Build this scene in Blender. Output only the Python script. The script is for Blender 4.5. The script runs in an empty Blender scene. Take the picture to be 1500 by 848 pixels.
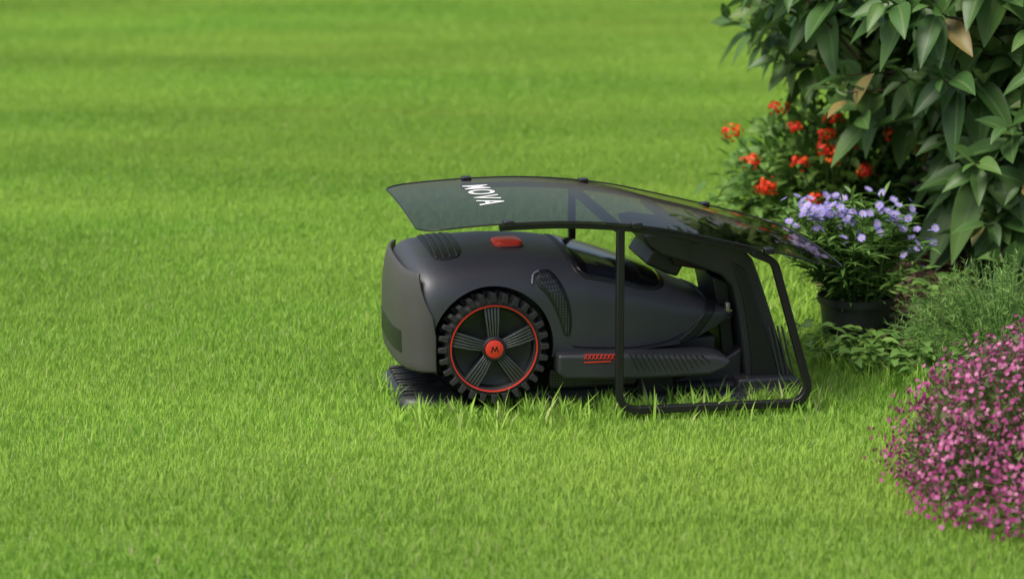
import bpy, bmesh, math, random
import numpy as np
from mathutils import Vector, Matrix
random.seed(4); R = np.random.default_rng(7)
sc = bpy.context.scene
rad = math.radians

# ------------------------------------------------------------------ helpers
def link(o, parent=None):
    sc.collection.objects.link(o)
    if parent is not None: o.parent = parent
    return o
def empty(name, loc=(0,0,0), rz=0):
    e = bpy.data.objects.new(name, None); sc.collection.objects.link(e)
    e.location = loc; e.rotation_euler = (0,0,rz); e.empty_display_size = .1
    return e
def sharpen(me, ang=35):
    bm = bmesh.new(); bm.from_mesh(me)
    bmesh.ops.recalc_face_normals(bm, faces=bm.faces)
    for f in bm.faces: f.smooth = True
    for e in bm.edges:
        if len(e.link_faces)==2:
            e.smooth = e.calc_face_angle(0) < rad(ang)
    bm.to_mesh(me); bm.free()
def mk(name, V, F, mat, parent=None, ang=35, bevel=0, seg=2):
    me = bpy.data.meshes.new(name); me.from_pydata([tuple(v) for v in V], [], F)
    sharpen(me, ang); me.materials.append(mat)
    o = link(bpy.data.objects.new(name, me), parent)
    if bevel:
        b = o.modifiers.new('b','BEVEL'); b.width=bevel; b.segments=seg; b.limit_method='ANGLE'; b.angle_limit=rad(40)
        b.harden_normals=False
    return o
def npmesh(name, V, Q, T, mat, attrs=None, smooth=False):
    me = bpy.data.meshes.new(name)
    V = np.asarray(V, dtype=np.float32)
    Q = np.zeros((0,4),int) if Q is None else np.asarray(Q); T = np.zeros((0,3),int) if T is None else np.asarray(T)
    me.vertices.add(len(V)); me.vertices.foreach_set('co', V.ravel())
    nl = Q.size+T.size
    me.loops.add(nl); me.loops.foreach_set('vertex_index', np.concatenate([Q.ravel(), T.ravel()]).astype(np.int32))
    me.polygons.add(len(Q)+len(T))
    st = np.concatenate([np.arange(len(Q))*4, Q.size+np.arange(len(T))*3]).astype(np.int32)
    me.polygons.foreach_set('loop_start', st)
    me.update(calc_edges=True)
    if smooth: me.polygons.foreach_set('use_smooth', np.ones(len(me.polygons), dtype=bool))
    for k,a in (attrs or {}).items():
        at = me.attributes.new(k,'FLOAT','POINT'); at.data.foreach_set('value', np.asarray(a,dtype=np.float32).ravel())
    me.materials.append(mat)
    return me
def box(name, u0,u1,v0,v1,z0,z1, mat, parent, bevel=.002):
    V=[(u0,v0,z0),(u1,v0,z0),(u1,v1,z0),(u0,v1,z0),(u0,v0,z1),(u1,v0,z1),(u1,v1,z1),(u0,v1,z1)]
    F=[(0,3,2,1),(4,5,6,7),(0,1,5,4),(1,2,6,5),(2,3,7,6),(3,0,4,7)]
    return mk(name,V,F,mat,parent,bevel=bevel)
def extr(name, poly, v0, v1, mat, parent, bevel=.002, seg=2):
    n=len(poly)
    V=[(p[0],v0,p[1]) for p in poly]+[(p[0],v1,p[1]) for p in poly]
    F=[tuple(range(n)), tuple(range(2*n-1,n-1,-1))]+[(i,(i+1)%n,n+(i+1)%n,n+i) for i in range(n)]
    return mk(name,V,F,mat,parent,bevel=bevel,seg=seg)
def fillet(pts, rs, n=7):
    out=[]
    for i,p in enumerate(pts):
        r=rs[i]
        if r==0 or i in(0,len(pts)-1): out.append(p); continue
        p=Vector(p); a=(Vector(pts[i-1])-p).normalized(); b=(Vector(pts[i+1])-p).normalized()
        th=a.angle(b)/2; d=r/math.tan(th); A=p+a*d; B=p+b*d
        c=p+(a+b).normalized()*(r/math.sin(th))
        va=A-c; vb=B-c
        for k in range(n+1):
            t=k/n; w=va.lerp(vb,t).normalized()*r; out.append(tuple(c+w))
    return out
def band(name, path, h, v0, v1, mat, parent, bevel=.0015):
    V=[];F=[];n=len(path)
    P=[Vector(p) for p in path]
    for i,p in enumerate(P):
        t=(P[min(i+1,n-1)]-P[max(i-1,0)]).normalized(); nn=Vector((-t.y,t.x))
        for s,v in((1,v0),(1,v1),(-1,v1),(-1,v0)):
            q=p+nn*h*s; V.append((q.x,v,q.y))
    for i in range(n-1):
        for k in range(4): F.append((4*i+k,4*i+(k+1)%4,4*i+4+(k+1)%4,4*i+4+k))
    F.append((3,2,1,0)); F.append((4*n-4,4*n-3,4*n-2,4*n-1))
    return mk(name,V,F,mat,parent,bevel=bevel)
def lathe(name, prof, cu, cz, mat, parent, n=64, ang=35):
    V=[];F=[];m=len(prof)
    for i in range(n):
        a=2*math.pi*i/n
        for r,v in prof: V.append((cu+r*math.cos(a), v, cz+r*math.sin(a)))
    for i in range(n):
        j=(i+1)%n
        for k in range(m-1): F.append((i*m+k,i*m+k+1,j*m+k+1,j*m+k))
    return mk(name,V,F,mat,parent,ang=ang)
def herm(x, xs, ys):
    xs=np.array(xs,float); ys=np.array(ys,float); m=np.gradient(ys,xs)
    x=min(max(x,xs[0]),xs[-1]); i=int(min(max(np.searchsorted(xs,x)-1,0),len(xs)-2))
    h=xs[i+1]-xs[i]; t=(x-xs[i])/h
    return float((2*t**3-3*t*t+1)*ys[i]+(t**3-2*t*t+t)*h*m[i]+(-2*t**3+3*t*t)*ys[i+1]+(t**3-t*t)*h*m[i+1])

# ------------------------------------------------------------------ materials
def mat_new(name):
    m=bpy.data.materials.new(name); m.use_nodes=True; return m, m.node_tree, m.node_tree.nodes['Principled BSDF']
def plastic(name, col, rough=.45, metal=0, bump=.0, bscale=600, spec=.5, var=.15):
    m,nt,b=mat_new(name); N=nt.nodes.new; L=nt.links.new
    tc=N('ShaderNodeTexCoord'); nz=N('ShaderNodeTexNoise'); nz.inputs['Scale'].default_value=9; nz.inputs['Detail'].default_value=6
    L(tc.outputs['Object'],nz.inputs['Vector'])
    mr=N('ShaderNodeMapRange'); mr.inputs['To Min'].default_value=rough-.06; mr.inputs['To Max'].default_value=rough+.10
    L(nz.outputs['Fac'],mr.inputs['Value']); L(mr.outputs[0],b.inputs['Roughness'])
    mx=N('ShaderNodeMix'); mx.data_type='RGBA'
    mx.inputs['A'].default_value=(*[c*(1-var) for c in col],1); mx.inputs['B'].default_value=(*[c*(1+var) for c in col],1)
    L(nz.outputs['Fac'],mx.inputs['Factor']); L(mx.outputs['Result'],b.inputs['Base Color'])
    b.inputs['Metallic'].default_value=metal; b.inputs['Specular IOR Level'].default_value=spec
    if bump:
        n2=N('ShaderNodeTexNoise'); n2.inputs['Scale'].default_value=bscale; L(tc.outputs['Object'],n2.inputs['Vector'])
        bp=N('ShaderNodeBump'); bp.inputs['Strength'].default_value=bump; bp.inputs['Distance'].default_value=.001
        L(n2.outputs['Fac'],bp.inputs['Height']); L(bp.outputs[0],b.inputs['Normal'])
    return m
M_body=plastic('graphite_shell',(.052,.056,.064),.42,.15,.10,900)
M_bump=plastic('bumper_grey',(.066,.063,.061),.48,.05,.15,900)
M_blk=plastic('black_plastic',(.013,.014,.015),.42,0,.2,700)
M_gls=plastic('gloss_black',(.006,.006,.007),.10)
M_rub=plastic('rubber',(.019,.019,.019),.65,0,.4,500)
M_red=plastic('red_plastic',(.66,.040,.022),.35)
M_dock=plastic('dock_grey',(.028,.030,.034),.42,0,.15,800)
M_spk=plastic('spoke_grey',(.085,.09,.095),.28,.4)
M_tube=plastic('powder_coat_black',(.013,.013,.014),.33,.2,.2,900)
M_brass=plastic('contact_metal',(.45,.36,.2),.3,1)
M_wht=plastic('white_print',(.8,.8,.8),.5)
M_silver=plastic('silver_trim',(.45,.46,.48),.3,.8)

def mesh_mat():
    m,nt,b=mat_new('perforated_black'); N=nt.nodes.new; L=nt.links.new
    tc=N('ShaderNodeTexCoord'); mp=N('ShaderNodeMapping'); mp.inputs['Rotation'].default_value=(0,rad(45),0)
    ck=N('ShaderNodeTexChecker'); ck.inputs['Scale'].default_value=240
    ck.inputs['Color1'].default_value=(.05,.052,.055,1); ck.inputs['Color2'].default_value=(.002,.002,.002,1)
    L(tc.outputs['Object'],mp.inputs['Vector']); L(mp.outputs[0],ck.inputs['Vector']); L(ck.outputs['Color'],b.inputs['Base Color'])
    b.inputs['Roughness'].default_value=.4
    return m
M_mesh=mesh_mat()

def foliage(name, ramp, transl=.3, rough=.45, mid=None, nscale=1.5, namt=.35, ncol=(.2,.25,.03), stretch=None, spec=.35, diffuse=False, broad=False):
    m,nt,b=mat_new(name); N=nt.nodes.new; L=nt.links.new
    at=N('ShaderNodeAttribute'); at.attribute_name='rnd'
    cr=N('ShaderNodeValToRGB'); e=cr.color_ramp.elements
    while len(e)<len(ramp): e.new(.5)
    for i,(p,c) in enumerate(ramp): e[i].position=p; e[i].color=(*c,1)
    L(at.outputs['Fac'],cr.inputs['Fac']); col=cr.outputs['Color']
    g=N('ShaderNodeNewGeometry'); nz=N('ShaderNodeTexNoise'); nz.inputs['Scale'].default_value=nscale; nz.inputs['Detail'].default_value=5
    if stretch:
        mp=N('ShaderNodeMapping'); mp.inputs['Scale'].default_value=stretch; L(g.outputs['Position'],mp.inputs['Vector']); L(mp.outputs[0],nz.inputs['Vector'])
    else: L(g.outputs['Position'],nz.inputs['Vector'])
    mr=N('ShaderNodeMapRange'); mr.inputs['From Min'].default_value=.36; mr.inputs['From Max'].default_value=.66; mr.inputs['To Max'].default_value=namt
    L(nz.outputs['Fac'],mr.inputs['Value'])
    mx=N('ShaderNodeMix'); mx.data_type='RGBA'; L(mr.outputs[0],mx.inputs['Factor']); L(col,mx.inputs['A']); mx.inputs['B'].default_value=(*ncol,1); col=mx.outputs['Result']
    if broad:  # scales turf brightness up and down in broad irregular patches
        n2=N('ShaderNodeTexNoise'); n2.inputs['Scale'].default_value=.9; n2.inputs['Detail'].default_value=4
        m0=N('ShaderNodeMapping'); m0.inputs['Scale'].default_value=(.35,1.2,1); m0.inputs['Location'].default_value=(3,7,0); m0.inputs['Rotation'].default_value=(0,0,rad(12)); L(g.outputs['Position'],m0.inputs['Vector']); L(m0.outputs[0],n2.inputs['Vector'])
        mq=N('ShaderNodeMapRange'); mq.inputs['From Min'].default_value=.32; mq.inputs['From Max'].default_value=.68; mq.inputs['To Min'].default_value=.80; mq.inputs['To Max'].default_value=1.12; L(n2.outputs['Fac'],mq.inputs['Value'])
        vm_=N('ShaderNodeVectorMath'); vm_.operation='SCALE'; L(col,vm_.inputs[0]); L(mq.outputs[0],vm_.inputs['Scale']); col=vm_.outputs[0]
    if mid:
        a2=N('ShaderNodeAttribute'); a2.attribute_name='mid'
        r2=N('ShaderNodeMapRange'); r2.inputs['From Min'].default_value=.0; r2.inputs['From Max'].default_value=.16; r2.inputs['To Min'].default_value=.55; r2.inputs['To Max'].default_value=0
        L(a2.outputs['Fac'],r2.inputs['Value'])
        m2=N('ShaderNodeMix'); m2.data_type='RGBA'; L(r2.outputs[0],m2.inputs['Factor']); L(col,m2.inputs['A']); m2.inputs['B'].default_value=(*mid,1); col=m2.outputs['Result']
    if diffuse:
        nt.nodes.remove(b); b=N('ShaderNodeBsdfDiffuse'); L(col,b.inputs['Color'])
    else:
        L(col,b.inputs['Base Color']); b.inputs['Roughness'].default_value=rough; b.inputs['Specular IOR Level'].default_value=spec
    tr=N('ShaderNodeBsdfTranslucent'); L(col,tr.inputs['Color'])
    ms=N('ShaderNodeMixShader'); ms.inputs['Fac'].default_value=transl
    L(b.outputs[0],ms.inputs[1]); L(tr.outputs[0],ms.inputs[2]); L(ms.outputs[0],nt.nodes['Material Output'].inputs['Surface'])
    return m
M_grass=foliage('grass_blades',[(0,(.16,.33,.045)),(.35,(.225,.43,.058)),(.7,(.305,.52,.085)),(.93,(.42,.60,.16)),(1,(.50,.50,.28))],.38,.55,None,1.0,.65,(.42,.575,.11),(.45,1.1,1),.25,True,True)
M_leaf=foliage('shrub_leaves',[(0,(.030,.075,.022)),(.4,(.055,.13,.03)),(.8,(.105,.195,.045)),(.95,(.22,.29,.08)),(1,(.28,.19,.07))],.22,.40,(.18,.25,.1),3,.35,(.09,.17,.04),None,.3)
M_lleaf=foliage('lantana_leaves',[(0,(.07,.17,.035)),(1,(.18,.33,.07))],.3,.5,(.18,.3,.08),3,.2)
M_aleaf=foliage('aster_leaves',[(0,(.05,.14,.025)),(1,(.15,.29,.06))],.3,.5,None,6,.2)
M_fern=foliage('feathery_leaves',[(0,(.10,.23,.05)),(.6,(.19,.37,.08)),(1,(.32,.48,.14))],.35,.5,None,8,.25,(.28,.44,.10))
M_red_f=foliage('red_petals',[(0,(.65,.015,.008)),(.7,(.8,.05,.015)),(1,(.85,.22,.03))],.2,.5,None,1,0)
M_pur_f=foliage('lavender_petals',[(0,(.27,.23,.58)),(1,(.42,.37,.74))],.25,.5,None,1,0)
M_yel_f=foliage('yellow_disc',[(0,(.6,.42,.05)),(1,(.7,.5,.1))],.0,.6,None,1,0)
M_pin_f=foliage('pink_petals',[(0,(.26,.030,.13)),(.5,(.47,.09,.27)),(1,(.72,.32,.50))],.3,.5,None,14,.3,(.36,.05,.2))
M_pleaf=foliage('heather_leaves',[(0,(.05,.10,.025)),(1,(.15,.22,.06))],.3,.5,None,6,.3,(.14,.10,.05))
M_twig=plastic('bark',(.09,.065,.045),.8,0,.6,120,.2,.4)
M_stem=plastic('green_stem',(.09,.16,.04),.6)
M_dry=foliage('dry_leaves',[(0,(.06,.035,.022)),(1,(.16,.095,.055))],.1,.7,None,8,.3,(.06,.035,.025))

def ground_mat(name, c1, c2, c3, s1, s2, bump):
    m,nt,b=mat_new(name); N=nt.nodes.new; L=nt.links.new
    g=N('ShaderNodeNewGeometry')
    a=N('ShaderNodeTexNoise'); a.inputs['Scale'].default_value=s1; a.inputs['Detail'].default_value=8
    c=N('ShaderNodeTexNoise'); c.inputs['Scale'].default_value=s2; c.inputs['Detail'].default_value=8
    L(g.outputs['Position'],a.inputs['Vector']); L(g.outputs['Position'],c.inputs['Vector'])
    r=N('ShaderNodeValToRGB'); r.color_ramp.elements[0].position=.35; r.color_ramp.elements[1].position=.65
    r.color_ramp.elements[0].color=(*c1,1); r.color_ramp.elements[1].color=(*c2,1); L(a.outputs['Fac'],r.inputs['Fac'])
    mx=N('ShaderNodeMix'); mx.data_type='RGBA'; L(c.outputs['Fac'],mx.inputs['Factor']); L(r.outputs['Color'],mx.inputs['A']); mx.inputs['B'].default_value=(*c3,1)
    L(mx.outputs['Result'],b.inputs['Base Color']); b.inputs['Roughness'].default_value=.95; b.inputs['Specular IOR Level'].default_value=.1
    bp=N('ShaderNodeBump'); bp.inputs['Distance'].default_value=bump; L(c.outputs['Fac'],bp.inputs['Height']); L(bp.outputs[0],b.inputs['Normal'])
    return m
M_ground=ground_mat('lawn_ground',(.13,.25,.04),(.19,.33,.055),(.18,.25,.06),1.2,60,.01)
M_soil=ground_mat('soil',(.03,.02,.014),(.07,.046,.032),(.045,.03,.022),6,45,.03)

def canopy_mat():
    m,nt,b=mat_new('smoked_acrylic'); N=nt.nodes.new; L=nt.links.new
    nt.nodes.remove(b)
    t=N('ShaderNodeBsdfTransparent'); t.inputs['Color'].default_value=(.24,.22,.25,1)
    gl=N('ShaderNodeBsdfGlossy'); gl.inputs['Roughness'].default_value=.045; gl.inputs['Color'].default_value=(.92,.84,.78,1)
    fr=N('ShaderNodeFresnel'); fr.inputs['IOR'].default_value=1.45
    mu=N('ShaderNodeMath'); mu.operation='MULTIPLY'; mu.inputs[1].default_value=.72; L(fr.outputs[0],mu.inputs[0])
    ms=N('ShaderNodeMixShader'); L(mu.outputs[0],ms.inputs['Fac']); L(t.outputs[0],ms.inputs[1]); L(gl.outputs[0],ms.inputs[2])
    L(ms.outputs[0],nt.nodes['Material Output'].inputs['Surface'])
    return m
M_can=canopy_mat()

# ------------------------------------------------------------------ placement of machine
OX,ROT=.2115,rad(10)
def sd(x,y,v):
    """side-elevation drawing units -> metres, for the vertical plane at depth v"""
    s=3750/(5.22+.963*v); x0=750+3850*(.2115-.1736*v)/(5.22+.963*v)
    y0=424+3850*(.2635-.2048*v)/(5.254+.963*v)
    u=(x-x0)/s; return (u,(y0-28*u-y)/s)

mower=empty('robot_lawn_mower',(OX,0,0),ROT)
CV=.28
US=[-.418,-.410,-.402,-.393,-.38,-.35,-.30,-.21,-.094,-.007,.065,.123,.195,.25,.275,.287]
ZT=[.20,.262,.292,.307,.315,.321,.326,.329,.320,.300,.276,.252,.218,.193,.180,.168]
UB=[-.418,-.40,-.36,-.1,.1,.16,.20,.24,.27,.287]
ZB=[.115,.108,.106,.118,.124,.128,.140,.155,.164,.163]
UW=[-.34,-.1,0,.065,.123,.195,.25,.275,.287]
WW=[.200,.200,.195,.188,.176,.155,.130,.112,.09]
UN=-.418
def dims(u):
    zt=herm(u,US,ZT); zb=herm(u,UB,ZB)
    if u<-.345: w=.2*max(0,1-((-.345-u)/.0735)**3)**(1/3)
    else: w=herm(max(u,-.34),UW,WW)
    return zt,zb,w
def body_pt(u,p):
    zt,zb,w=dims(u); zs=zb+.52*(zt-zb)
    if p<=1:
        return Vector((u,CV-w*(.975+.025*math.sin(p*math.pi/2)),zb+(zs-zb)*p))
    if p>=3:
        q=4-p; return Vector((u,CV+w*(.975+.025*math.sin(q*math.pi/2)),zb+(zs-zb)*q))
    t=(p-1)*math.pi/2; c,s=math.cos(t),math.sin(t); n=2.7
    return Vector((u,CV-w*math.copysign(abs(c)**(2/n),c),zs+(zt-zs)*max(0,s)**(2/n)))
def body_nrm(u,p,e=.004):
    a=body_pt(min(u+e,.286),p)-body_pt(max(u-e,UN+.0001),p); b=body_pt(u,min(p+.02,4))-body_pt(u,max(p-.02,0))
    n=a.cross(b).normalized()
    c=Vector((u,CV,.2)); 
    return n if n.dot(body_pt(u,p)-c)>0 else -n
def side_p(u,z):
    lo,hi=0,2
    for _ in range(30):
        m=(lo+hi)/2
        if body_pt(u,m).z<z: lo=m
        else: hi=m
    return lo
us=[UN+.0001,UN+.0012,UN+.004,UN+.008,UN+.013,UN+.019,UN+.026,UN+.034,UN+.043]+list(np.linspace(-.362,.27,50))+[.277,.283,.287]
ps=list(np.linspace(0,1,7))+list(np.linspace(1,3,33))[1:]+list(np.linspace(3,4,7))[1:]
V=[];F=[];m=len(ps)
for u in us:
    for p in ps: V.append(body_pt(u,p))
for i in range(len(us)-1):
    for k in range(m): F.append((i*m+k,i*m+(k+1)%m,(i+1)*m+(k+1)%m,(i+1)*m+k))
F.append(tuple(range(m))); F.append(tuple(range(len(us)*m-1,(len(us)-1)*m-1,-1)))
shell=mk('shell',V,F,M_body,mower)
WC=sd(726,510,.065); WR=.112
cutn=lathe('cut',[(0.0001,.0),(.1235,.0),(.1235,.165),(.0001,.165)],WC[0],WC[1],M_blk,None)
cutf=lathe('cut2',[(0.0001,.395),(.1235,.395),(.1235,.6),(.0001,.6)],WC[0],WC[1],M_blk,None)
for c in(cutn,cutf):
    c.matrix_world=Matrix.Translation((OX,0,0))@Matrix.Rotation(ROT,4,'Z')
    bo=shell.modifiers.new('c','BOOLEAN'); bo.object=c; bo.operation='DIFFERENCE'; bo.solver='EXACT'
bpy.context.view_layer.update()
dg=bpy.context.evaluated_depsgraph_get()
me2=bpy.data.meshes.new_from_object(shell.evaluated_get(dg)); shell.modifiers.clear(); shell.data=me2
for c in(cutn,cutf): bpy.data.objects.remove(c)
sharpen(shell.data,32)
if not shell.data.materials: shell.data.materials.append(M_body)
for va,vb in((.086,.164),(.396,.474)):
    lathe('arch_liner',[(.1230,va),(.1230,vb)],WC[0],WC[1],M_blk,mower,96)

def patch(name,u0f,u1f,p0,p1,off,mat,nu=24,npp=24):
    V=[];F=[]
    for j in range(npp+1):
        p=p0+(p1-p0)*j/npp; tt=j/npp; a=u0f(tt); b=u1f(tt)
        for i in range(nu+1):
            u=a+(b-a)*i/nu; V.append(body_pt(u,p)+body_nrm(u,p)*off)
    for j in range(npp):
        for i in range(nu): F.append((j*(nu+1)+i,j*(nu+1)+i+1,(j+1)*(nu+1)+i+1,(j+1)*(nu+1)+i))
    o=mk(name,V,F,mat,mower); s=o.modifiers.new('s','SOLIDIFY'); s.thickness=.002; s.offset=0
    return o
rnd=lambda t,r: r*(1-math.sqrt(max(0,1-(2*t-1)**4)))
patch('rear_window',lambda t:-.070+rnd(t,.03),lambda t:.135-rnd(t,.05)-.02*abs(2*t-1),1.36,2.64,.0018,M_gls)
patch('window_frame',lambda t:-.078+rnd(t,.03),lambda t:.143-rnd(t,.05)-.02*abs(2*t-1),1.32,2.68,.0006,M_blk)
patch('sensor_panel',lambda t:-.352+rnd(t,.02),lambda t:-.285-rnd(t,.03),1.62,2.38,.0010,M_blk)
for k in range(4):
    u=-.343+k*.014; patch('sensor_slat',lambda t,u=u:u,lambda t,u=u:u+.004,1.65,2.35,.0028,M_dock,2,16)
def strip(name,pts,w,off,mat,n=30):
    obs=[]
    for side in(0,1):
        V=[];F=[];m=7
        us_=[p[0] for p in pts]; zs_=[p[1] for p in pts]; T=np.linspace(0,1,len(pts))
        for i in range(n+1):
            t=i/n; c=Vector((herm(t,T,us_),herm(t,T,zs_)))
            d=Vector((herm(min(t+.02,1),T,us_)-herm(max(t-.02,0),T,us_),herm(min(t+.02,1),T,zs_)-herm(max(t-.02,0),T,zs_))).normalized()
            nn=Vector((-d.y,d.x))
            for k in range(m):
                q=c+nn*w(t)*(k/(m-1)*2-1); p=side_p(q.x,q.y); b=body_pt(q.x,p)+body_nrm(q.x,p)*off
                if side: b.y=2*CV-b.y
                V.append(b)
        for i in range(n):
            for k in range(m-1): F.append((i*m+k,i*m+k+1,(i+1)*m+k+1,(i+1)*m+k))
        o=mk(name,V,F,mat,mower); s=o.modifiers.new('s','SOLIDIFY'); s.thickness=.002; s.offset=0; obs.append(o)
    return obs
D=lambda x,y:sd(x,y,.09)
VP=[D(790,405),D(806,416),D(819,438),D(827,464),D(830,488)]
strip('side_vent_frame',VP,lambda t:.0150*(1-t**3)**.8*(1-.35*t)*min(1,.35+t*5)+.0055,.0008,M_blk,44)
strip('side_vent',VP,lambda t:.0115*(1-t**3)**.8*(1-.35*t)*min(1,.25+t*5)+.0030,.0022,M_mesh,44)
strip('vent_trim',[D(779,416),D(783,404),D(792,400)],lambda t:.0016,.0035,M_silver,10)
strip('tail_panel',[D(1002,505),D(1025,488),D(1050,458),D(1060,449)],lambda t:.008+.002*math.sin(t*3.14),.0015,M_blk)
strip('body_seam',[D(838,505),D(860,507),D(930,508),D(985,500),D(1020,480),D(1050,450)],lambda t:.0007,.0006,M_gls,40)

# front bumper shell
V=[];F=[];na=56
rows=[(.098,.93),(.103,.99),(.115,1.0),(.17,1.01),(.21,1.0),(.24,.975),(.265,.93),(.285,.86),(.295,.80)]
for z,sc_ in rows:
    for i in range(na+1):
        a=-1+2*i/na
        amax=rad(87) if z<.2 else rad(87)-(z-.2)*5
        a*=amax; c,s=math.cos(a),math.sin(a); n=3.0
        V.append((-.343-.082*sc_*abs(c)**(2/n),CV+.2045*(.985+.015*sc_)*math.copysign(abs(s)**(2/n),s),z))
for r in range(len(rows)-1):
    for i in range(na): F.append((r*(na+1)+i,r*(na+1)+i+1,(r+1)*(na+1)+i+1,(r+1)*(na+1)+i))
o=mk('bumper',V,F,M_bump,mower,ang=50); s=o.modifiers.new('s','SOLIDIFY'); s.thickness=.006; s.offset=0
b=o.modifiers.new('b','BEVEL'); b.width=.0015; b.segments=2
V=[];F=[]
for z,g_ in((.122,.98),(.128,1.05),(.172,1.05),(.178,.98)):
    for i in range(41):
        a=rad(-38+76*i/40); c,s=math.cos(a),math.sin(a); n=3
        V.append((-.343-.0825*g_*abs(c)**(2/n),CV+.2045*math.copysign(abs(s)**(2/n),s),z))
for r in range(3):
    for i in range(40): F.append((41*r+i,41*r+i+1,41*r+42+i,41*r+41+i))
mk('bumper_insert',V,F,M_blk,mower)

# chassis
extr('chassis',[(-.35,.075),(.20,.06),(.235,.10),(.235,.135),(-.35,.115)],.14,.42,M_blk,mower,.006)
extr('underbody_mesh',[(-.12,.045),(.06,.045),(.08,.085),(-.12,.085)],.11,.45,M_mesh,mower,.004)
sk=[D(812,512),D(900,511),D(990,513),D(1040,513),D(1060,518),D(1066,524),D(1054,534),D(1034,542),D(930,548),D(822,548),D(812,540)]
for v0,v1 in((.045,.13),(.43,.515)):
    extr('side_skirt',sk,v0,v1,M_dock,mower,.007,4)
vs=.0445
for k in range(14):
    u0,z0=sd(922+k*8,518,.045); u1,z1=sd(935+k*8,541,.045)
    if k>9: z1+=.004*(k-9)
    extr('skirt_rib',[(u0,z0),(u0+.0025,z0),(u1+.0025,z1),(u1,z1)],vs-.0015,vs+.003,M_blk,mower,0)
for k in range(8):
    u0,z0=sd(856+k*5.6,525,.045); w=.0055; h=.010
    for sgn in(1,-1):
        a,b_=(u0,u0+w) if sgn==1 else (u0+w,u0)
        extr('skirt_mark',[(a,z0),(a+.0016,z0),(b_+.0016,z0+h),(b_,z0+h)],vs-.0012-.0003*sgn,vs+.002,M_red,mower,0)
u0,z0=sd(856,530,.045); extr('skirt_mark',[(u0,z0-.001),(u0+.055,z0-.001),(u0+.055,z0+.001),(u0,z0+.001)],vs-.001,vs+.002,M_red,mower,0)

# stop button
cu,cvb,cz=-.187,.225,.3205
def sq(a,n=4): c,s=math.cos(a),math.sin(a); return math.copysign(abs(c)**(2/n),c),math.copysign(abs(s)**(2/n),s)
def pad(name,pr,mat,a_,b_):
    V=[];F=[];n=48
    for r,z in pr:
        for i in range(n):
            x,y=sq(2*math.pi*i/n); V.append((cu+a_*r*x,cvb+b_*r*y,cz+z))
    for k in range(len(pr)-1):
        for i in range(n): F.append((k*n+i,k*n+(i+1)%n,(k+1)*n+(i+1)%n,(k+1)*n+i))
    mk(name,V,F,mat,mower,50)
pad('button_base',[(1.08,-.01),(1.08,.003),(1.03,.005),(.01,.005)],M_blk,.031,.035)
pad('stop_button',[(1,-.004),(1,.0095),(.96,.0125),(.85,.0145),(.01,.0155)],M_red,.0305,.034)

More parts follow.
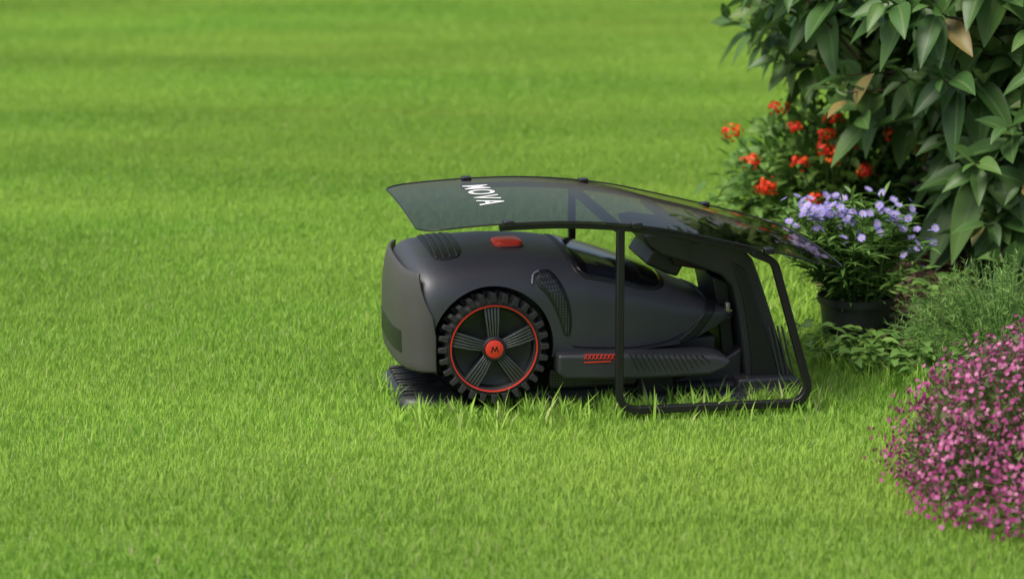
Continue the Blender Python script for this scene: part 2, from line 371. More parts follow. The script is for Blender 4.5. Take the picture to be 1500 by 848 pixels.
# wheels
def wheel(vo,dirn):
    u,z=WC; d=dirn; W=.075
    lathe('tyre',[(.082,vo+.006*d),(.088,vo+.001*d),(.096,vo+.002*d),(.0995,vo+.008*d),(.0995,vo+(W-.006)*d),(.09,vo+W*d),(.02,vo+W*d)],u,z,M_rub,mower,96)
    V=[];F=[]
    nl=28
    for i in range(nl):
        for half in(0,1):
            a=2*math.pi*(i+.5*half)/nl; va,vb=(vo-.001*d,vo+.042*d) if half==0 else (vo+.036*d,vo+(W+.001)*d)
            r0,r1=.094,WR; h0,h1=.0070,.0046
            ca,sa=math.cos(a),math.sin(a); base=len(V)
            for v_ in(va,vb):
                tw=.006 if v_==vb and half==0 else 0
                for r,h in((r0,-h0),(r0,h0),(r1,h1),(r1,-h1)):
                    hh=h+tw
                    V.append((u+r*ca-hh*sa,v_,z+r*sa+hh*ca))
            F+= [tuple(base+x for x in f) for f in((0,1,2,3),(7,6,5,4),(0,4,5,1),(1,5,6,2),(2,6,7,3),(3,7,4,0))]
    mk('tyre_tread',V,F,M_rub,mower,bevel=.0012)
    lathe('rim_dish',[(.0001,vo+.022*d),(.06,vo+.024*d),(.078,vo+.018*d),(.0850,vo+.002*d),(.0905,vo-.0006*d),(.0905,vo+.01*d)],u,z,M_blk,mower,96)
    lathe('rim_red_ring',[(.0858,vo+.003*d),(.0862,vo-.0015*d),(.0884,vo-.0018*d),(.0889,vo+.003*d)],u,z,M_red,mower,96)
    for k in range(5):
        a=rad(93+72*k); ca,sa=math.cos(a),math.sin(a)
        for j in range(5):
            t=(j-2)
            r0,r1=.018,.0835; o0,o1=t*.0042,t*.0068; hw0,hw1=.0013,.0021; V=[]
            for r,o_,hw,vv in((r0,o0,hw0,vo+.001*d),(r1*.6,o0+(o1-o0)*.55,hw0*.5+hw1*.5,vo-.0020*d),(r1,o1,hw1,vo+.003*d)):
                for dep in(0,.014*d):
                    for s_ in(-1,1):
                        q=o_+s_*hw; V.append((u+r*ca-q*sa,vv+dep,z+r*sa+q*ca))
            F=[]
            for s in(0,4): F+= [(s+0,s+1,s+5,s+4),(s+2,s+6,s+7,s+3),(s+0,s+4,s+6,s+2),(s+1,s+3,s+7,s+5)]
            F+=[(0,2,3,1),(8,9,11,10)]
            mk('spoke',V,F,M_spk,mower,bevel=.0006)
        V=[]
        for r,q in((.015,-.010),(.015,.010),(.084,.0160),(.084,-.0160)):
            for dep in(.006*d,.018*d): V.append((u+r*ca-q*sa,vo+dep,z+r*sa+q*ca))
        mk('spoke_web',V,[(0,2,4,6),(7,5,3,1),(0,1,3,2),(2,3,5,4),(4,5,7,6),(6,7,1,0)],M_blk,mower)
    lathe('hub',[(.025,vo+.01*d),(.0245,vo-.003*d),(.021,vo-.005*d),(.0185,vo-.0035*d)],u,z,M_blk,mower,48)
    lathe('hub_cap',[(.0188,vo-.002*d),(.0182,vo-.006*d),(.015,vo-.0072*d),(.0001,vo-.0075*d)],u,z,M_red,mower,48)
    for (a0,b0,a1,b1) in((-.007,-.006,-.004,.006),(-.004,.006,0.0,-.004),(0.0,-.004,.004,.006),(.004,.006,.007,-.006)):
        extr('hub_mark',[(u+a0-.0011,z+b0),(u+a0+.0011,z+b0),(u+a1+.0011,z+b1),(u+a1-.0011,z+b1)],vo-.0080*d,vo-.0070*d,M_gls,mower,0)
wheel(.066,1); wheel(.494,-1)
lathe('axle',[(.03,.13),(.03,.43)],WC[0],WC[1],M_blk,mower,32)
for vv in(.12,.41):
    cu_,cz_=sd(962,562,.12)
    lathe('caster_wheel',[(.001,vv),(.025,vv),(.036,vv+.004),(.038,vv+.015),(.036,vv+.026),(.025,vv+.03),(.001,vv+.03)],cu_,cz_,M_rub,mower,48)

# ------------------------------------------------------------------ charging station
dock=empty('charging_station',(OX,0,0),ROT)
T=lambda x,y:sd(x,y,.14)
tw=[T(942,347),T(960,344),T(1010,349),T(1060,355),T(1088,364),T(1104,380),T(1116,410),T(1130,450),T(1150,510),T(1170,562),T(1177,572),T(1177,596),
    T(1096,600),T(1098,560),T(1090,500),T(1082,450),T(1074,420),T(1058,404),T(1030,394),T(1000,384),T(970,376),T(950,362)]
extr('tower',tw,.15,.41,M_dock,dock,.006,3)
tw2=[T(1072,383),T(1090,392),T(1102,420),T(1118,465),T(1140,530),T(1152,566),T(1106,570),T(1103,520),T(1096,470),T(1088,430)]
extr('side_panel',tw2,.1465,.16,M_blk,dock,.003,3)
for k in range(4):
    a=T(1128+k*6.5,478); b_=T(1148+k*6.5,560 if k<3 else 556)
    extr('tower_rib',[a,(a[0]+.0035,a[1]),(b_[0]+.0035,b_[1]),b_],.1445,.152,M_spk,dock,.0008)
extr('guide_head',[T(948,356),T(1016,366),T(1012,388),T(1000,412),T(984,408),T(953,394),T(966,374)],.19,.37,M_blk,dock,.005,3)
extr('guide_fin',[T(985,372),T(1045,392),T(1050,402),T(990,392)],.17,.185,M_gls,dock,.002)
extr('contact_column',[T(1052,412),T(1078,420),T(1094,565),T(1074,568),T(1066,500),T(1060,450)],.2,.36,M_blk,dock,.004)
for vv in(.165,.335):
    a=T(1050,461); box('charge_contact',a[0],a[0]+.04,vv,vv+.012,a[1],a[1]+.006,M_brass,dock,.001)
    a=T(1068,470); box('contact_spring',a[0],a[0]+.009,vv-.002,vv+.014,a[1],a[1]+.034,M_silver,dock,.002)
def base(u0,u1,v0,v1,z1,name,mat,e=.02,zf=None):
    zf=z1 if zf is None else zf
    V=[(u0,v0,0),(u1,v0,0),(u1,v1,0),(u0,v1,0),(u0+e,v0+e,zf),(u1-e,v0+e,z1),(u1-e,v1-e,z1),(u0+e,v1-e,zf)]
    return mk(name,V,[(0,3,2,1),(4,5,6,7),(0,1,5,4),(1,2,6,5),(2,3,7,6),(3,0,4,7)],mat,dock,bevel=.005)
base(-.25,.39,.13,.46,.034,'base_plate',M_dock,.022)
V=[];F=[];n=28
for r_,z in((1,0),(.985,.014),(.94,.026),(.88,.031),(.0,.036)):
    for i in range(n):
        a=2*math.pi*i/n; x,y=sq(a,5); V.append((-.308+.122*r_*x,.300+.155*r_*y,z+(.006*x if z>.02 else 0)))
for k in range(4):
    for i in range(n): F.append((k*n+i,k*n+(i+1)%n,(k+1)*n+(i+1)%n,(k+1)*n+i))
mk('entry_ramp',V,F,M_dock,dock,50)
for k in range(10):
    v0=.180+k*.025; box('plate_ridge',-.407,-.30,v0,v0+.009,.022,.0325+.001*(k%2),M_blk,dock,.003)
base(-.02,.38,.09,.16,.026,'plate_flange',M_dock,.012)
extr('rear_ramp',[(.14,.03),(.30,.03),(.30,.10),(.25,.07)],.17,.39,M_dock,dock,.005)
extr('foot',[(.27,0),(.415,0),(.415,.035),(.40,.045),(.28,.045)],.12,.44,M_dock,dock,.006,3)

# ------------------------------------------------------------------ shelter
sh=empty('mower_shelter',(OX,0,0),ROT)
CU=[-.425,-.36,-.29,-.22,-.1,0,.1,.19,.27,.36,.46]
CZ=[.397,.4045,.410,.413,.413,.405,.390,.369,.349,.325,.296]
zc=lambda u:herm(u,CU,CZ)
CVM,CVW=.245,.268
zcan=lambda u,v: zc(u)+.008*(1-((v-CVM)/CVW)**2)
def canopy():
    u0,u1,v0,v1=-.402,.462,CVM-CVW,CVM+CVW; r=.05; V=[];F=[];nu,nv=90,24
    ts=[ (1-math.cos(math.pi*i/nu))/2 for i in range(nu+1)]
    for t in ts:
        u=u0+(u1-u0)*t; dl=max(0,r-(u-u0)); dr=max(0,r-(u1-u)); d=max(dl,dr)
        hw=CVW-r+math.sqrt(max(0,r*r-d*d))
        for j in range(nv+1):
            v=CVM+(-1+2*j/nv)*hw; V.append((u,v,zcan(u,v)))
    for i in range(nu):
        for j in range(nv): F.append((i*(nv+1)+j,i*(nv+1)+j+1,(i+1)*(nv+1)+j+1,(i+1)*(nv+1)+j))
    mk('canopy_sheet',V,F,M_can,sh)
    loop=[i*(nv+1) for i in range(nu+1)]+[nu*(nv+1)+j for j in range(1,nv+1)]+[i*(nv+1)+nv for i in range(nu-1,-1,-1)]+[j for j in range(nv-1,0,-1)]
    cv=bpy.data.curves.new('canopy_edge','CURVE'); cv.dimensions='3D'; cv.bevel_depth=.0017; cv.bevel_resolution=2
    sp=cv.splines.new('POLY'); sp.points.add(len(loop)-1); sp.use_cyclic_u=True
    for k,i in enumerate(loop): sp.points[k].co=(*V[i],1)
    cv.materials.append(M_tube); link(bpy.data.objects.new('canopy_edge',cv),sh)
canopy()
for v in(0,.49):
    rail=[(u,zc(u)-.012) for u in np.linspace(.285,-.24,22)]
    path=fillet([(.002,zc(0)-.014),(.002,.022),(.402,.022),(.316,zc(.316)-.022),(.27,zc(.27)-.014)],[0,.036,.034,.03,0],9)
    band('hoop',path,.0075,v-.009,v+.009,M_tube,sh,.002)
    band('rail',rail,.005,v-.008,v+.008,M_tube,sh,.0015)
    for u in(-.225,.03,.30):
        vv=CVM-CVW+.006 if v==0 else CVM+CVW-.006
        box('clip',u-.0105,u+.0105,vv-.010,vv+.010,zc(u)-.007,zc(u)+.0055,M_tube,sh,.002)
for u in(.004,.16,.285):
    box('cross_bar',u-.009,u+.009,.0085,.4815,zc(u)-.024,zc(u)-.010,M_tube,sh,.002)
tc=bpy.data.curves.new('lettering','FONT'); tc.body='MOVA'; tc.size=.066; tc.align_x='CENTER'; tc.align_y='CENTER'; tc.offset=.0006; tc.space_character=1.2
to=bpy.data.objects.new('tmp',tc); sc.collection.objects.link(to); bpy.context.view_layer.update()
tm=bpy.data.meshes.new_from_object(to.evaluated_get(bpy.context.evaluated_depsgraph_get())); bpy.data.objects.remove(to)
for v in tm.vertices:
    x,y=v.co.x,v.co.y; u=-.230+y*1.15; vv=.270-x*1.15
    v.co=(u,vv,zcan(u,vv)+.0012)
tm.materials.clear(); tm.materials.append(M_wht); link(bpy.data.objects.new('lettering',tm),sh)

# ------------------------------------------------------------------ leaves
def norm(a): return a/np.maximum(np.linalg.norm(a,axis=-1,keepdims=True),1e-9)
def leaves(pos,d,n,L,W,fold=.15,droop=.2,segs=5,k=.75,rndv=None,base=.06):
    N=len(pos); d=norm(d); side=norm(np.cross(d,n)); n=norm(np.cross(side,d))
    L=np.broadcast_to(L,(N,)); W=np.broadcast_to(W,(N,)); droop=np.broadcast_to(droop,(N,))
    s=np.linspace(0,1,segs+1); pr=np.maximum(np.sin(np.pi*s**k)**.9,0); pr[0]=base; pr[-1]=.03
    c=pos[:,None]+d[:,None]*(L[:,None]*s)[...,None]; c[...,2]-= (droop[:,None]*L[:,None]*s**2)
    w=(W[:,None]/2*pr)[...,None]
    up=n[:,None]*w*fold*2
    V=np.stack([c-side[:,None]*w+up,c,c+side[:,None]*w+up],2)
    rows=segs+1; idx=np.arange(N*rows*3).reshape(N,rows,3)
    Q=np.concatenate([np.stack([idx[:,:-1,a],idx[:,:-1,a+1],idx[:,1:,a+1],idx[:,1:,a]],-1).reshape(-1,4) for a in(0,1)])
    if rndv is None: rndv=R.random(N)
    rv=np.broadcast_to(rndv[:,None,None],(N,rows,3)); md=np.broadcast_to(np.array([1.,0,1.])[None,None],(N,rows,3))
    return V.reshape(-1,3),Q,rv.ravel(),md.ravel()
def leafobj(name,parent,mat,*a,**k):
    V,Q,rv,md=leaves(*a,**k); me=npmesh(name,V,Q,None,mat,{'rnd':rv,'mid':md},True)
    return link(bpy.data.objects.new(name,me),parent)
def tubes(name,parent,mat,paths,r0,r1,n=5):
    V=[];F=[]
    for P in paths:
        m=len(P); b0=len(V)
        for i,p in enumerate(P):
            p=Vector(p); t=(Vector(P[min(i+1,m-1)])-Vector(P[max(i-1,0)])).normalized()
            a=t.orthogonal().normalized(); b=t.cross(a); r=r0+(r1-r0)*i/(m-1)
            for k in range(n):
                q=2*math.pi*k/n; V.append(p+(a*math.cos(q)+b*math.sin(q))*r)
        for i in range(m-1):
            for k in range(n): F.append((b0+i*n+k,b0+i*n+(k+1)%n,b0+(i+1)*n+(k+1)%n,b0+(i+1)*n+k))
    me=bpy.data.meshes.new(name); me.from_pydata([tuple(v) for v in V],[],F); me.materials.append(mat)
    for f in me.polygons: f.use_smooth=True
    return link(bpy.data.objects.new(name,me),parent)
def rdir(N,zmin=-1):
    a=R.random(N)*2*np.pi; z=zmin+(1-zmin)*R.random(N); r=np.sqrt(1-z*z); return np.stack([r*np.cos(a),r*np.sin(a),z],1)

# broadleaf shrub
shrub=empty('broadleaf_shrub')
C=np.array([1.83,1.80,.74]); RAD=np.array([1.24,1.2,.74])
NT=1250
d=rdir(NT); rr=.5+.5*R.random(NT)**.4; wob=1+.09*np.sin(d[:,0]*7+1)*np.cos(d[:,2]*6)+.05*R.standard_normal(NT)
tips=C+d*RAD*(rr*wob)[:,None]
ne=210; ex=np.stack([1.0+1.0*R.random(ne),.80+.7*R.random(ne),.13+.35*R.random(ne)],1); ex=ex[ex[:,0]-.98>(.5-ex[:,2])*.35]
nl_=30; el_=np.stack([.60+.34*R.random(nl_),1.75+.5*R.random(nl_),.56+.14*R.random(nl_)],1)
tips=np.concatenate([tips,ex,el_]); d=np.concatenate([d,norm(ex-C),norm(el_-C)])
keep=(tips[:,2]>.14)&(tips[:,1]<2.9)&~((tips[:,2]<.43)&(tips[:,0]<1.02)&(tips[:,1]>.9))
tips=tips[keep]; d=d[keep]
paths=[]; 
roots=[np.array([1.75+.25*R.standard_normal(),1.85+.25*R.standard_normal(),0]) for _ in range(9)]
for i in range(0,len(tips)):
    r_=roots[i%9]; t=tips[i]; m1=r_*.35+t*.65; m1[2]=max(m1[2],t[2]*.8+.05)+.06
    if i%3==0: st=r_
    else: st=r_*.25+t*.75; st=st+R.standard_normal(3)*.03
    if i%3: m1=(st+t)/2+np.array([0,0,.02])
    paths.append([st,(st+m1)/2+R.standard_normal(3)*.012,m1,(m1+t)/2+R.standard_normal(3)*.01,t])
tubes('branches',shrub,M_twig,paths,.006,.002)
tubes('stems',shrub,M_twig,[[r_,r_+np.array([.02,-.03,.25]),r_+np.array([-.03,.02,.6]),r_*.7+C*.3+np.array([0,0,.6])] for r_ in roots],.022,.01,8)
per=9
P=[];Dd=[];Nn=[];LL=[];DR=[];RV=[]
for i in range(len(tips)):
    out=np.array([d[i,0],d[i,1],max(d[i,2],-.1)*.5+.25]); out+=R.standard_normal(3)*.25; out/=np.linalg.norm(out); tone=R.random()
    a0=R.random()*6.28
    ax=Vector(out); e1=np.array(ax.orthogonal().normalized()); e2=np.cross(out,e1)
    for k in range(per):
        a=a0+k*2.4; back=k*.017
        dr=out*(.75-.08*k)+(e1*math.cos(a)+e2*math.sin(a))*(.65+.07*k)+np.array([0,0,-.02])
        P.append(tips[i]-out*back); Dd.append(dr); Nn.append(out*.5+np.array([-.15,-.25,1.0])+R.standard_normal(3)*.35)
        LL.append((.062+.013*min(k,5))*(.65+.6*R.random())); DR.append(.05+.45*R.random()**1.5); RV.append(min(.999,max(0,tone*.6+.35*R.random()+(.14 if k<2 else 0))))
P,Dd,Nn,LL,DR,RV=map(np.array,(P,Dd,Nn,LL,DR,RV))
RV=np.where(R.random(len(RV))<.012,1.0,RV*.98)
leafobj('leaves',shrub,M_leaf,P,Dd,Nn,LL,LL*(.40+.14*R.random(len(LL))),fold=.2,droop=DR,segs=7,k=.82,rndv=RV)

# lantana bush with red flowers
lan=empty('lantana_bush',(.86,1.85,0))
N=3800; dd=rdir(N,-.1); r_=(.3+.7*R.random(N)**.5)*(1+.10*R.standard_normal(N))
LR=np.array([.30,.24,.37]); P=dd*LR*r_[:,None]; P[:,2]=np.abs(P[:,2])+.02
leafobj('leaves',lan,M_lleaf,P,dd+R.standard_normal((N,3))*.5,np.array([0,0,1.])+R.standard_normal((N,3))*.35,.028+.027*R.random(N),.018+.014*R.random(N),fold=.15,droop=.3,segs=4)
heads=[(-.285,-.14,.325),(-.20,-.25,.20),(-.13,-.22,.35),(-.05,-.24,.335),(-.02,-.25,.29),(-.08,-.27,.17),(-.17,-.16,.39),(-.12,-.26,.265),(.0,-.25,.31),(-.055,-.25,.295),(.05,-.25,.24),(.12,-.24,.33),(-.03,-.2,.37),(.03,-.26,.35),(-.035,-.27,.275),(-.24,-.22,.26),(-.21,-.24,.19)]
P=[];Dd=[];Nn=[]
for h in heads:
    h=np.array(h); rr_=.016+.010*R.random(); ax=norm(h+np.array([0,-.15,.1]))
    q=rdir(60); q=q[(q@ax)>-.15]
    for v in q:
        c=h+v*rr_*np.array([1.1,1.1,.75])*(1+.2*R.standard_normal()); e=np.array(Vector(v).orthogonal()); f=np.cross(v,e)
        for k in range(4):
            a=k*1.57; P.append(c); Dd.append(e*math.cos(a)+f*math.sin(a)); Nn.append(v)
leafobj('flowers',lan,M_red_f,np.array(P),np.array(Dd),np.array(Nn),.0065,.0065,fold=.05,droop=0,segs=2,rndv=np.repeat(R.random(len(P)//4),4))
tubes('stems',lan,M_stem,[[(h[0]*.2,h[1]*.2,0),(h[0]*.6,h[1]*.6,h[2]*.6),h] for h in heads]+[[(0,0,0),tuple(x*.4),tuple(x*.8)] for x in (rdir(40,.2)*LR)],.004,.0015)

# aster in pot
ast=empty('potted_aster',(.77,.67,0))
def pot(parent,r0,r1,h,mat):
    V=[];F=[];n=48; pr=[(0.001,0),(r0,0),(r0*1.02,.01),(r1*.95,h-.02),(r1*.95,h-.018),(r1*1.03,h-.016),(r1*1.04,h),(r1*.97,h),(r1*.9,h-.025),(.001,h-.025)]
    for r,z in pr:
        for i in range(n): a=6.28318*i/n; V.append((r*math.cos(a),r*math.sin(a),z))
    for k in range(len(pr)-1):
        for i in range(n): F.append((k*n+i,k*n+(i+1)%n,(k+1)*n+(i+1)%n,(k+1)*n+i))
    mk('pot',V,F,mat,parent,30)
pot(ast,.068,.083,.115,M_blk)
mk('pot_soil',[(.078*math.cos(i*.3927),.078*math.sin(i*.3927),.095) for i in range(16)],[tuple(range(16))],M_soil,ast)
stems=[];P=[];Dd=[];Nn=[];FL=[]
for i in range(80):
    a=R.random()*6.28; r0=.05*R.random(); lean=.03+.125*R.random()**.8; h=.24+.12*R.random()-lean*.35
    b0=np.array([r0*math.cos(a),r0*math.sin(a),.09]); tp=np.array([(r0+lean)*math.cos(a),(r0+lean)*math.sin(a),h])
    md=(b0+tp)/2+np.array([0,0,.03]); pth=[b0,(b0+md)/2,md,(md+tp)/2,tp]; stems.append(pth)
    for k in range(30):
        t=.02+.95*R.random(); p=(1-t)**2*b0+2*t*(1-t)*md+t*t*tp; P.append(p); q=rdir(1)[0]; q[2]=abs(q[2])*.6+.1; Dd.append(q); Nn.append(np.array([0,0,1.])+R.standard_normal(3)*.3)
    if R.random()<.4: FL.append(tp+R.standard_normal(3)*np.array([.012,.012,.008])+np.array([0,0,.008]))
for k in range(62): FL.append(np.array([-.088,-.06,.318])+R.standard_normal(3)*np.array([.032,.028,.014]))
for k in range(22): FL.append(np.array([.06,-.07,.318])+R.standard_normal(3)*np.array([.035,.03,.020]))
for k in range(10): FL.append(np.array([.12,-.06,.255])+R.standard_normal(3)*np.array([.018,.02,.02]))
tubes('stems',ast,M_stem,stems,.0022,.0012)
N=len(P); leafobj('leaves',ast,M_aleaf,np.array(P),np.array(Dd),np.array(Nn),.035+.03*R.random(N),.007+.004*R.random(N),fold=.2,droop=.25,segs=4)
def daisies(parent,pts,rad_,w,mat,matc,npet=18):
    P=[];Dd=[];Nn=[];C1=[];C2=[];C3=[]
    for c in pts:
        v=norm(np.array([R.standard_normal()*.45,R.standard_normal()*.45-.5,.75])); e=np.array(Vector(v).orthogonal().normalized()); f=np.cross(v,e)
        for k in range(npet):
            a=6.283*k/npet+R.standard_normal()*.08; P.append(c); Dd.append(e*math.cos(a)+f*math.sin(a)+v*.25); Nn.append(v)
        for k in range(6):
            a=6.283*k/6; C1.append(c+v*.0022); C2.append(e*math.cos(a)+f*math.sin(a)); C3.append(v)
    leafobj('flowers',parent,mat,np.array(P),np.array(Dd),np.array(Nn),rad_,w,fold=.1,droop=.05,segs=2,base=.3,rndv=np.repeat(R.random(len(pts)),npet))
    leafobj('flower_discs',parent,matc,np.array(C1),np.array(C2),np.array(C3),rad_*.22,rad_*.25,fold=0,droop=0,segs=2,base=.5)
daisies(ast,FL,.0115,.0028,M_pur_f,M_yel_f)

# feathery green bush
def feathery(name,loc,rx,ry,h,n,mat):
    e=empty(name,loc); P=[];Dd=[];Nn=[];RV=[];st=[]
    for i in range(n):
        q=rdir(1,.0)[0]; rr_=.72+.36*R.random(); tp=q*np.array([rx,ry,h])*rr_; tp[2]=max(tp[2],.03)
        b=np.array([tp[0]*.45,tp[1]*.45,.0]); md=(b+tp)/2+np.array([0,0,h*.12]); tone=R.random()*.7
        st.append([b,(b+md)/2,md,tp])
        for k in range(44):
            t=.25+.75*k/43; p=(1-t)**2*b+2*t*(1-t)*md+t*t*tp; ax=norm(tp-b)
            P.append(p); Dd.append(ax*.7+rdir(1)[0]*.9); Nn.append(R.standard_normal(3)); RV.append(min(1,tone+.3*t*R.random()+.1))
    leafobj('leaves',e,mat,np.array(P),np.array(Dd),np.array(Nn),.012+.010*R.random(len(P)),.0028,fold=.05,droop=0,segs=1,base=.7,rndv=np.array(RV))
    tubes('stems',e,M_stem,st,.0018,.0008,4)
feathery('feathery_shrub',(1.08,.46,0),.27,.2,.235,680,M_fern)
feathery('feathery_shrub',(1.32,.25,0),.18,.2,.18,260,M_fern)

# pink flowering mound
pk=empty('pink_flower_bush',(1.03,-.51,0))
N=8600; q=rdir(N,.0); PR=np.array([.325,.36,.295]); lump=1+.10*np.sin(q[:,0]*9)*np.cos(q[:,1]*8+1)+.06*R.standard_normal(N)
S=q*PR*lump[:,None]
c=S*(.93+.1*R.random(N))[:,None]; c[:,2]=np.maximum(c[:,2],.012+.03*R.random(N))
nv=norm(q+R.standard_normal((N,3))*.5); e=norm(np.cross(nv,rdir(N))); f=np.cross(nv,e)
P=np.repeat(c,5,0); A=np.tile(np.arange(5)*1.2566,N); Dd=np.repeat(e,5,0)*np.cos(A)[:,None]+np.repeat(f,5,0)*np.sin(A)[:,None]
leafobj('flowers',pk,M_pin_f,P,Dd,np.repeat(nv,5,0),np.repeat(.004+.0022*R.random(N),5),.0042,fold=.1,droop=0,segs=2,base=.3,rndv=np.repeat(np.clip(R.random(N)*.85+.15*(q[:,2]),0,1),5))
N2=14000; q2=rdir(N2,0); s2=q2*PR*(.45+.55*R.random(N2)**.4)[:,None]; s2[:,2]+=.005
leafobj('leaves',pk,M_pleaf,s2,q2+R.standard_normal((N2,3))*.6,R.standard_normal((N2,3)),.012+.012*R.random(N2),.004+.003*R.random(N2),fold=.1,droop=0,segs=2)
tubes('stems',pk,M_twig,[[x*.05,x*.5,x*.93] for x in S[:260]],.002,.0008,4)

# ------------------------------------------------------------------ ground, bed, grass
EY=[-1.6,-.8,-.4,.1,.35,.5,.7,1.0,1.5,2.2,2.8,3.4,4.2]; EX=[1.4,1.06,.95,1.02,.90,.82,.74,.78,.74,.80,.95,1.5,2.6]
def edge(y): return np.interp(y,EY,EX)+.025*np.sin(y*9)+.015*np.sin(y*23+1)
g=300; mk('ground',[(-g,-g,0),(g,-g,0),(g,g,0),(-g,g,0)],[(0,1,2,3)],M_ground)
V=[];F=[];ny,nx=90,40
for j in range(ny+1):
    y=-1.5+5.5*j/ny
    for i in range(nx+1):
        t=i/nx; x=edge(y)+(3.6-edge(y))*t**1.5; hgt=.004+.02*min(1,t*8)*(1+.6*math.sin(x*13+y*7)*math.cos(y*17-x*5))
        V.append((x,y,hgt))
for j in range(ny):
    for i in range(nx): F.append((j*(nx+1)+i,j*(nx+1)+i+1,(j+1)*(nx+1)+i+1,(j+1)*(nx+1)+i))
mk('garden_bed',V,F,M_soil)
lit=empty('leaf_litter'); N=900; y=-.2+3*R.random(N); x=edge(y)+.02+R.random(N)**1.4*1.3
leafobj('leaves',lit,M_dry,np.stack([x,y,.03+.012*R.random(N)],1),rdir(N)*np.array([1,1,.25]),np.array([0,0,1.])+R.standard_normal((N,3))*.3,.03+.04*R.random(N),.015+.015*R.random(N),fold=.3,droop=.1,segs=4)
wd=empty('broadleaf_weeds'); P=[];Dd=[]
for c in [(.70,.46),(.78,.40),(.86,.33),(.74,.52),(.83,.46),(.92,.22),(.66,.6),(.88,.56),(.80,.50),(.93,.74),(1.0,.86),(1.1,.8),(.97,.98),(1.12,.98),(1.25,.86),(.9,1.1),(1.05,1.15)]:
    for k in range(30):
        a=R.random()*6.28; P.append((c[0]+.035*R.standard_normal(),c[1]+.035*R.standard_normal(),.015+.05*R.random())); Dd.append((math.cos(a),math.sin(a),.35))
N=len(P); leafobj('leaves',wd,M_lleaf,np.array(P),np.array(Dd),np.array([0,0,1.])+R.standard_normal((N,3))*.3,.03+.03*R.random(N),.014+.012*R.random(N),fold=.15,droop=.4,segs=4)

CS=.8
def blades(N,cs=CS):
    x=(R.random((N,2))-.5)*(cs+.02)
    px,py=x[:,0],x[:,1]
    cl=np.zeros(N)
    for _ in range(9):
        kx,ky=R.standard_normal(2)*55; cl+=np.sin(px*kx+py*ky+R.random()*6.28)
    cl/=3.0
    h=np.clip(.0160+.0042*R.standard_normal(N)+.0024*cl,.007,.033); a=R.random(N)*2*np.pi
    ln=h*(.10+.75*R.random(N)); w=.0007+.0006*R.random(N); fa=a+np.pi/2+R.standard_normal(N)*.5
    dx=np.stack([np.cos(a),np.sin(a)],1); sx=np.stack([np.cos(fa),np.sin(fa)],1)*w[:,None]
    V=np.zeros((N,5,3)); m=x+dx*(ln*.3)[:,None]; t=x+dx*ln[:,None]
    V[:,0,:2]=x-sx; V[:,1,:2]=x+sx; V[:,2,:2]=m-sx*.85; V[:,3,:2]=m+sx*.85; V[:,4,:2]=t
    V[:,2,2]=V[:,3,2]=h*.55; V[:,4,2]=h
    rv=np.clip(.40+.20*R.standard_normal(N)+.10*cl+(h-.0165)*8,0,.97); rv[R.random(N)<.03]=1
    return x,V,rv
def gmesh(name,V,rv):
    N=len(V); i=np.arange(N)[:,None]*5
    return npmesh(name,V.reshape(-1,3),i+np.array([[0,1,3,2]]),i+np.array([[2,3,4]]),M_grass,{'rnd':np.repeat(rv,5)})
variants=[blades(24000) for _ in range(4)]
vm=[gmesh('grass_patch',v[1],v[2]) for v in variants]
lawn=empty('lawn_grass')
cr_,sr_=math.cos(ROT),math.sin(ROT)
def gscale(X,Y):
    s=np.ones(len(X))
    du=X-OX; u=du*cr_+Y*sr_; v=-du*sr_+Y*cr_
    s[(u>-.420)&(u<-.19)&(v>.155)&(v<.45)]=0
    s[(u>-.24)&(u<.40)&(v>.125)&(v<.465)]=0
    s[(u>-.03)&(u<.43)&(v>.085)&(v<.46)]=0
    r=R.random(len(X))
    m=(u>-.03)&(u<.45)&(v>-.07)&(v<.012); s[m]*=np.where(r[m]<.95,.75,1.6)
    e=edge(Y)-X; s[(e<-.02)]=0
    m=(e>-.02)&(e<.18); s[m]*=np.where(r[m]<.5,.7,2.0)
    s[((X-1.03)/.27)**2+((Y+.51)/.31)**2<1]=0
    s[(X-.77)**2+(Y-.67)**2<.07**2]=0
    return s
def special(cx,cy):
    h=CS/2+.05
    return (cx+h>-.35 and cx-h<.8 and cy+h>-.2 and cy-h<.75) or (cx+h>.6 and cy-h<4.4)
for j in range(22):
    cy=-1.9+j*CS; dist=cy+5.084
    half=.195*dist+.7
    for i in range(-8,9):
        cx=i*CS
        if abs(cx)>half+.4: continue
        if cx-.5>edge(cy-.4) and cx-.5>edge(cy+.4) and -1.2<cy<3.6: continue
        k=int(R.integers(4)); rt=int(R.integers(4))*math.pi/2
        if special(cx,cy):
            x,V,rv=variants[k]; c,s=math.cos(rt),math.sin(rt); W=V.copy()
            W[...,0]=V[...,0]*c-V[...,1]*s+cx; W[...,1]=V[...,0]*s+V[...,1]*c+cy
            root=(W[:,0]+W[:,1])/2; sc_=gscale(root[:,0],root[:,1]); ok=sc_>0
            W=W[ok]; W=root[ok][:,None]+(W-root[ok][:,None])*sc_[ok][:,None,None]
            if len(W)==0: continue
            link(bpy.data.objects.new('grass_patch',gmesh('grass_patch_cut',W,rv[ok])),lawn)
        else:
            o=link(bpy.data.objects.new('grass_patch',vm[k]),lawn); o.location=(cx,cy,0); o.rotation_euler=(0,0,rt)
n=7000
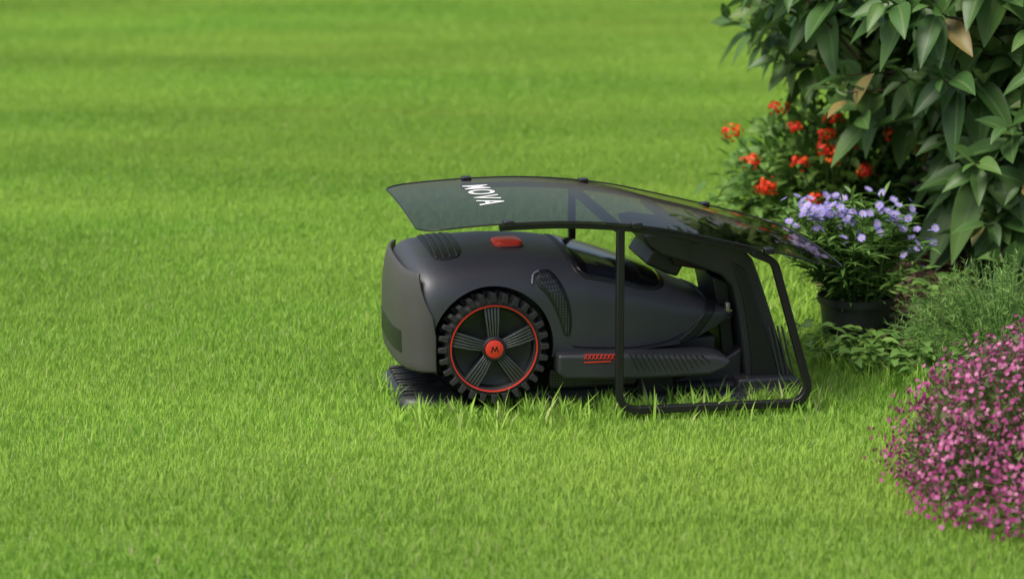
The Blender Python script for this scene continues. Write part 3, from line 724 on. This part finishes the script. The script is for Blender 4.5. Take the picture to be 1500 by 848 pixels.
uu=-.45+.90*R.random(n); vv=np.where(R.random(n)<.75,.015+.09*R.random(n),-.02+.02*R.standard_normal(n))
lf=R.random(n)<.12; uu=np.where(lf,-.45+.03*R.random(n),uu); vv=np.where(lf,.1+.36*R.random(n),vv)
clump=(np.sin(uu*37+vv*20)+np.sin(uu*81+2)+.6*R.standard_normal(n)>-.1)&~((uu>0)&(vv<.015)&(R.random(n)<.7)); uu=uu[clump]; vv=vv[clump]
x,V,rv=blades(len(uu)); root=(V[:,0]+V[:,1])/2; V=V-root[:,None]; V*= (1.2+1.6*R.random(len(uu))**1.6)[:,None,None]
wx=OX+uu*cr_-vv*sr_; wy=uu*sr_+vv*cr_; V[...,0]+=wx[:,None]; V[...,1]+=wy[:,None]
link(bpy.data.objects.new('grass_tufts',gmesh('grass_tufts',V,np.clip(rv+.15,0,.99))),lawn)

# ------------------------------------------------------------------ light & camera
el,az=rad(60),rad(-130)
sd_=Vector((math.sin(az)*math.cos(el),math.cos(az)*math.cos(el),math.sin(el)))
w=bpy.data.worlds.new('World'); sc.world=w; w.use_nodes=True
sky=w.node_tree.nodes.new('ShaderNodeTexSky'); sky.sky_type='NISHITA'; sky.sun_disc=False; sky.sun_elevation=el; sky.sun_rotation=az; sky.dust_density=4
bg=w.node_tree.nodes['Background']; bg.inputs['Strength'].default_value=.15; w.node_tree.links.new(sky.outputs[0],bg.inputs['Color'])
ld=bpy.data.lights.new('sun','SUN'); ld.energy=4.1; ld.angle=rad(30); ld.color=(1,.95,.88)
lo=link(bpy.data.objects.new('sun',ld)); lo.rotation_euler=(-sd_).to_track_quat('-Z','Y').to_euler()
cd=bpy.data.cameras.new('camera'); cam=link(bpy.data.objects.new('camera',cd)); sc.camera=cam
cam.location=(0,-5.084,1.35); cam.rotation_euler=(rad(78),0,0)
cd.lens=92.4; cd.sensor_width=36; cd.clip_end=1000; cd.clip_start=.05
cd.dof.use_dof=True; cd.dof.focus_distance=5.35; cd.dof.aperture_fstop=3.6
sc.view_settings.view_transform='Standard'; sc.view_settings.look='None'; sc.view_settings.exposure=0
